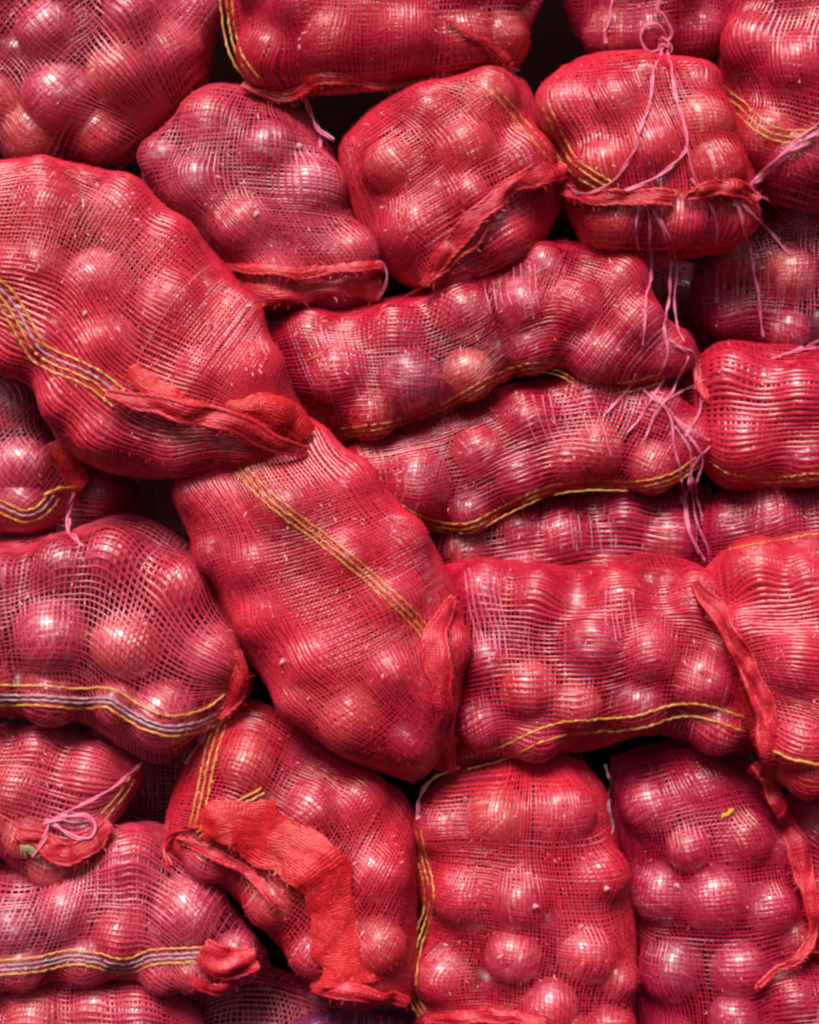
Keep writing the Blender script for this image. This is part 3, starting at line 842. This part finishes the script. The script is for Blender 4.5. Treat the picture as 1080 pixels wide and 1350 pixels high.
# wavy sack
stripes('O', [(508, 660), (560, 690), (618, 697), (668, 673), (720, 650), (780, 641), (840, 642), (890, 630), (922, 608)], [0, -7, 5], [Y, Y, Y], rad=1.2)
for k in range(9):
    x = 690 + k * 11.5 + random.uniform(-2, 2)
    twine('O', [(x, 524 + random.uniform(-6, 6)), (x + 9, 555), (x + 22, 596 + random.uniform(-20, 6))], lift=2.2, rad=0.9, ply=1, name='loose_thread')
for pts in ([(838, 492), (826, 515), (812, 532), (800, 545)], [(874, 498), (856, 535), (842, 555), (826, 572)],
            [(848, 515), (882, 545), (892, 600), (903, 660), (914, 708), (930, 738)], [(890, 562), (910, 595), (911, 635), (900, 656)],
            [(936, 588), (917, 612), (906, 650), (900, 660)], [(911, 628), (918, 680), (936, 732)], [(858, 518), (900, 556), (936, 580)], [(930, 500), (890, 520), (862, 548)],
            [(905, 468), (890, 510), (868, 540), (850, 580)], [(915, 480), (925, 540), (905, 575)], [(880, 540), (925, 600), (918, 640), (930, 690)], [(896, 640), (905, 690), (922, 728)]):
    twine('O', pts, keys=['O', 'N', 'X', 'P'], lift=6, rad=1.5)
# thin dark sack
for k in range(14):
    x = random.choice([590, 600, 610, 640, 660, 735, 748, 762, 775, 790, 803]) + random.uniform(-5, 5)
    twine('N', [(x, 672 + random.uniform(-6, 8)), (x + 3, 700), (x + 5, 728 + random.uniform(-10, 4))], lift=2.0, rad=0.8, ply=1, name='loose_thread', mat='stripe_grey')
# big left sack
stripes('B', [(-12, 358), (20, 388), (44, 428), (60, 455), (95, 472), (130, 488), (165, 515)], [0, 9, 17, 26], [Y, GY, Y, Y], rad=2.0)
hem('B', [(140, 518), (168, 525), (205, 533), (245, 547), (292, 552), (330, 567), (366, 588), (400, 594)], [12, 22, 30, 32, 28, 26, 24, 14], lift=15, ruffle=5, roll=3)
hem('B', [(172, 486), (190, 508), (220, 530), (262, 540)], [14, 38, 38, 14], lift=5, ruffle=2, roll=0, name='hem_flap', mat='flap_red')
hem('B', [(300, 536), (340, 541), (380, 556), (404, 574)], [16, 38, 44, 22], lift=6, ruffle=2.5, roll=1, name='hem_flap', mat='flap_red')
stripe('B', [(158, 522), (168, 530), (178, 534)], lift=16, rad=3)
# small left sack
hem('D', [(66, 585), (84, 615), (106, 640)], [26, 44, 38], lift=4, ruffle=2, roll=0, mat='flap_red')
stripe('D', [(58, 652), (80, 644), (108, 643)], lift=8, rad=2.2)
stripes('D', [(-8, 672), (30, 688), (58, 680), (78, 658)], [0, -8, -15], [Y, GY, Y], rad=1.6)
twine('D', [(98, 648), (90, 676), (91, 698), (108, 720)], keys=['D', 'E'], lift=6, rad=3.6)
# sack with double yellow lines
stripes('E', [(-12, 904), (50, 904), (100, 908), (148, 908), (182, 928), (220, 944), (262, 938), (284, 926), (304, 908)], [0, 13, 19, 26], [Y, GY, GY, Y], rad=1.8)
hem('E', [(312, 858), (318, 888), (304, 922), (284, 946)], [14, 26, 26, 16], lift=3, ruffle=5, roll=3)
twine('E', [(276, 955), (262, 980), (246, 1008)], keys=['E', 'I'], lift=4, rad=3.8)
# small tied sack
hem('F', [(22, 1096), (55, 1106), (92, 1128), (122, 1112), (142, 1084)], [20, 34, 40, 32, 16], lift=4, ruffle=6, roll=3)
twine('F', [(58, 1088), (84, 1076), (112, 1074), (126, 1088), (121, 1105), (104, 1106), (80, 1092), (60, 1080)], lift=12, rad=2.8)
twine('F', [(64, 1084), (60, 1104), (44, 1130)], lift=13, rad=2.8)
twine('F', [(64, 1086), (100, 1066), (140, 1044), (188, 1006)], lift=10, rad=2.2)
stripes('F', [(178, 1028), (160, 1055), (140, 1078)], [0, 8], [Y, Y], rad=1.3)
hem('F', [(28, 1116), (40, 1118), (52, 1128)], [8, 14, 8], lift=6, ruffle=2, roll=0, mat='stalk', name='onion_stalk')
# lower left striped sack
stripes('G', [(-8, 1267), (50, 1262), (90, 1253), (130, 1257), (165, 1265), (200, 1253), (272, 1249)], [0, 7, 13, 19], [Y, GY, GY, Y], rad=1.6)
hem('G', [(266, 1252), (295, 1272), (335, 1266)], [40, 56, 34], lift=4, ruffle=7, roll=3)
hem('G', [(250, 1292), (282, 1302), (318, 1294)], [12, 22, 14], lift=4, ruffle=6, roll=0, name='fold')
# sack with the folded red flap
stripes('I', [(298, 955), (284, 1000), (274, 1050), (264, 1096)], [0, 8, 15], [Y, Y, Y], rad=1.7)
stripes('I', [(258, 1100), (300, 1064), (345, 1040)], [0, 7], [Y, Y], rad=1.7, lift=5)
hem('I', [(268, 1094), (322, 1088), (386, 1126), (428, 1176), (446, 1230), (452, 1296)], [40, 78, 84, 74, 74, 78], lift=5, ruffle=1.6, roll=0, name='flap', mat='flap_red', curl=0.12)
hem('I', [(236, 1106), (290, 1130), (338, 1160), (366, 1192)], [12, 14, 12, 8], lift=4, ruffle=4, roll=3)
twine('I', [(264, 1086), (234, 1096), (217, 1116), (224, 1142)], keys=['I', 'G'], lift=5, rad=4.2, mat='hem_red')
hem('I', [(415, 1296), (470, 1304), (536, 1316)], [22, 24, 16], lift=4, ruffle=6, roll=3)
# slanting sack
stripes('C', [(322, 612), (345, 638), (380, 668), (430, 705), (480, 745), (520, 780), (552, 812), (580, 845)], [0, 8, 15], [Y, Y, Y], rad=1.3)
hem('C', [(598, 792), (580, 826), (576, 866), (581, 905), (584, 950), (587, 990), (590, 1014)], [14, 34, 40, 36, 36, 40, 34], keys=['C', 'M'], lift=8, ruffle=4, roll=3)
stripe('C', [(570, 1026), (584, 1020), (606, 1012)], keys=['C', 'M'], lift=14, rad=2.2)
twine('C', [(578, 1020), (560, 1036), (551, 1056), (552, 1080)], keys=['C', 'I', 'J'], lift=6, rad=2.6)
# broad sack with two yellow lines
stripes('M', [(612, 998), (660, 985), (705, 964), (745, 952), (790, 948), (840, 944), (885, 930), (930, 930), (992, 950)], [0, 17], [Y, Y], rad=1.7)
for k in range(7):
    x = 612 + k * 7 + random.uniform(-2, 2)
    twine('M', [(x, 755 + random.uniform(-6, 6)), (x + 8, 800), (x + 22, 862 + random.uniform(-20, 10))], lift=2.2, rad=0.9, ply=1, name='loose_thread')
for k in range(6):
    x = 798 + k * 7.5 + random.uniform(-2, 2)
    twine('M', [(x, 778 + random.uniform(-6, 6)), (x + 2, 810), (x + 7, 850 + random.uniform(-12, 10))], lift=2.2, rad=0.9, ply=1, name='loose_thread')
# right edge sack with the torn hem
hem('L', [(918, 766), (940, 800), (968, 846), (990, 890), (1006, 940), (1016, 985), (1014, 1022)], [16, 30, 24, 26, 40, 44, 24], keys=['L', 'M'], lift=7, ruffle=6, roll=3)
hem('L', [(1000, 1004), (1028, 1056), (1048, 1106), (1066, 1166), (1072, 1222), (1058, 1254), (1022, 1280), (998, 1302)], [30, 26, 30, 36, 26, 16, 12, 8], keys=['L', 'BB', 'K', 'Z'], lift=8, ruffle=6, roll=3, name='torn_hem')
stripe('L', [(1008, 984), (1036, 998), (1058, 1004), (1090, 1010)], lift=6, rad=2.2)
stripe('L', [(962, 724), (1015, 714), (1085, 702)], lift=2, rad=1.3)
# upright sacks
stripes('J', [(555, 1095), (562, 1130), (571, 1165), (571, 1200), (558, 1240), (550, 1280), (552, 1315), (568, 1342)], [0, 6, 12], [Y, Y, Y], rad=1.5)
hem('J', [(560, 1344), (640, 1340), (720, 1347)], [12, 20, 12], lift=5, ruffle=4, roll=1)
twine('J', [(797, 1008), (806, 1035), (800, 1062), (808, 1090), (806, 1108)], keys=['J', 'K'], lift=3, rad=2.0, mat='lint_grey', name='lint')
# a scrap of straw caught on the dark upright sack
P0 = surf(960, 1073, ['K'], 3)
sv, sf = tube_geo(np.array([P0 + np.array(d) for d in ((-9, 6, 0), (-5, 1, 1), (-1, 1, 2), (3, -4, 2), (8, -6, 1))]), np.array([0.6, 3.2, 2.2, 3.6, 0.8]), 6)
st = mesh_obj('straw_scrap', sv, sf, 'straw')
st['label'] = 'small yellow scrap of straw on the dark red upright sack'; st['category'] = 'straw'

# papery scraps of skin caught on the nets
FV, FF = [], []
for px, py, k in ((112, 413, 'B'), (395, 192, 'Q'), (330, 268, 'Q'), (338, 282, 'Q'), (374, 872, 'C'), (706, 1195, 'J'), (766, 1222, 'J'), (360, 1196, 'I'), (395, 62, 'R'), (800, 1172, 'J'), (893, 1168, 'K')):
    c = surf(px, py, [k], 2.5)
    n = 9
    a = np.arange(n) / n * 6.283
    rx, ry, rot = RNG.uniform(3.5, 6), RNG.uniform(2, 3.5), RNG.uniform(0, 3)
    rr = 1 + 0.25 * np.sin(3 * a + rot) + RNG.normal(0, .1, n)
    X, Yv = rx * rr * np.cos(a), ry * rr * np.sin(a)
    ring = np.stack([X * math.cos(rot) - Yv * math.sin(rot), X * math.sin(rot) + Yv * math.cos(rot), 0.22 * X * X / rx], 1) + c
    v = np.vstack([ring, ring - np.array([0, 0, 0.8]), c + np.array([[0, 0, 1.0]]), c + np.array([[0, 0, -0.2]])])
    f = [(i, (i + 1) % n, 2 * n) for i in range(n)] + [((i + 1) % n + n, i + n, 2 * n + 1) for i in range(n)]
    f += [t for i in range(n) for t in ((i, i + n, (i + 1) % n + n), (i, (i + 1) % n + n, (i + 1) % n))]
    o = mesh_obj('skin_flake', v, f, 'skin_flake')
    o['label'] = 'tiny pale skin flake caught on the ' + SACKS[k].short
    o['category'] = 'skin flake'; o['group'] = 'dry skin flakes on the nets'

# ---------------------------------------------------------------- the onions: the 300 that show largest singly, the rest with the packed mass
ONIONS.sort(key=lambda t: -(t[1] + 0.08 * t[0][2]))
CELLS = {}
for o, r, short in ONIONS[:300]:
    px = min(max(540 + (o[0] - 540) * DU / (DU - o[2]), 0), 1080); py = min(max(675 + (o[1] - 675) * DU / (DU - o[2]), 0), 1350)
    CELLS.setdefault(short, []).append((px, py, o, r))
RANKS = {1: [''], 2: ['left-hand ', 'right-hand '], 3: ['left-hand ', 'middle ', 'right-hand '], 4: ['leftmost ', 'left-centre ', 'right-centre ', 'rightmost '],
         5: ['leftmost ', 'left-centre ', 'middle ', 'right-centre ', 'rightmost ']}
for short, lst in CELLS.items():
    X = [t[0] for t in lst]; Yy = [t[1] for t in lst]
    def third(v, a, names):
        lo, hi = min(a), max(a)
        if hi - lo < 60: return ''
        return names[min(2, int(3 * (v - lo) / (hi - lo + 1e-6)))]
    cells = {}
    for px, py, o, r in lst:
        where = (third(py, Yy, ('upper ', 'middle ', 'lower ')) + third(px, X, ('left', 'centre', 'right'))).strip() or 'front'
        cells.setdefault(where, []).append((px, o, r))
    for where, c in cells.items():
        c.sort(key=lambda t: t[0])
        for k, (px, o, r) in enumerate(c):
            rank = RANKS[len(c)][k] if len(c) <= 5 else ''
            add_onion(o, r, short, (rank + 'onion at the ' + where + ' of the ' + short))
for o, r, short in ONIONS[300:]:
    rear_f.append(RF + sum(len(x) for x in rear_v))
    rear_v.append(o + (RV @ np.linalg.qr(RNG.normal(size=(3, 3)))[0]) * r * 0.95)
# ---------------------------------------------------------------- onions deep inside the pile
if rear_v:
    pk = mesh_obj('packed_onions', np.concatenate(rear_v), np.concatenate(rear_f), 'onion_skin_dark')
    pk['kind'] = 'stuff'
    pk['label'] = 'mass of red onions packed deep inside the net sacks'
    pk['category'] = 'onions'
print('ONIONS', len(ONIONS), 'SACKS', len(SACKS), 'TRIS', sum(len(o.data.polygons) * 2 for o in scene.objects if o.type == 'MESH'))
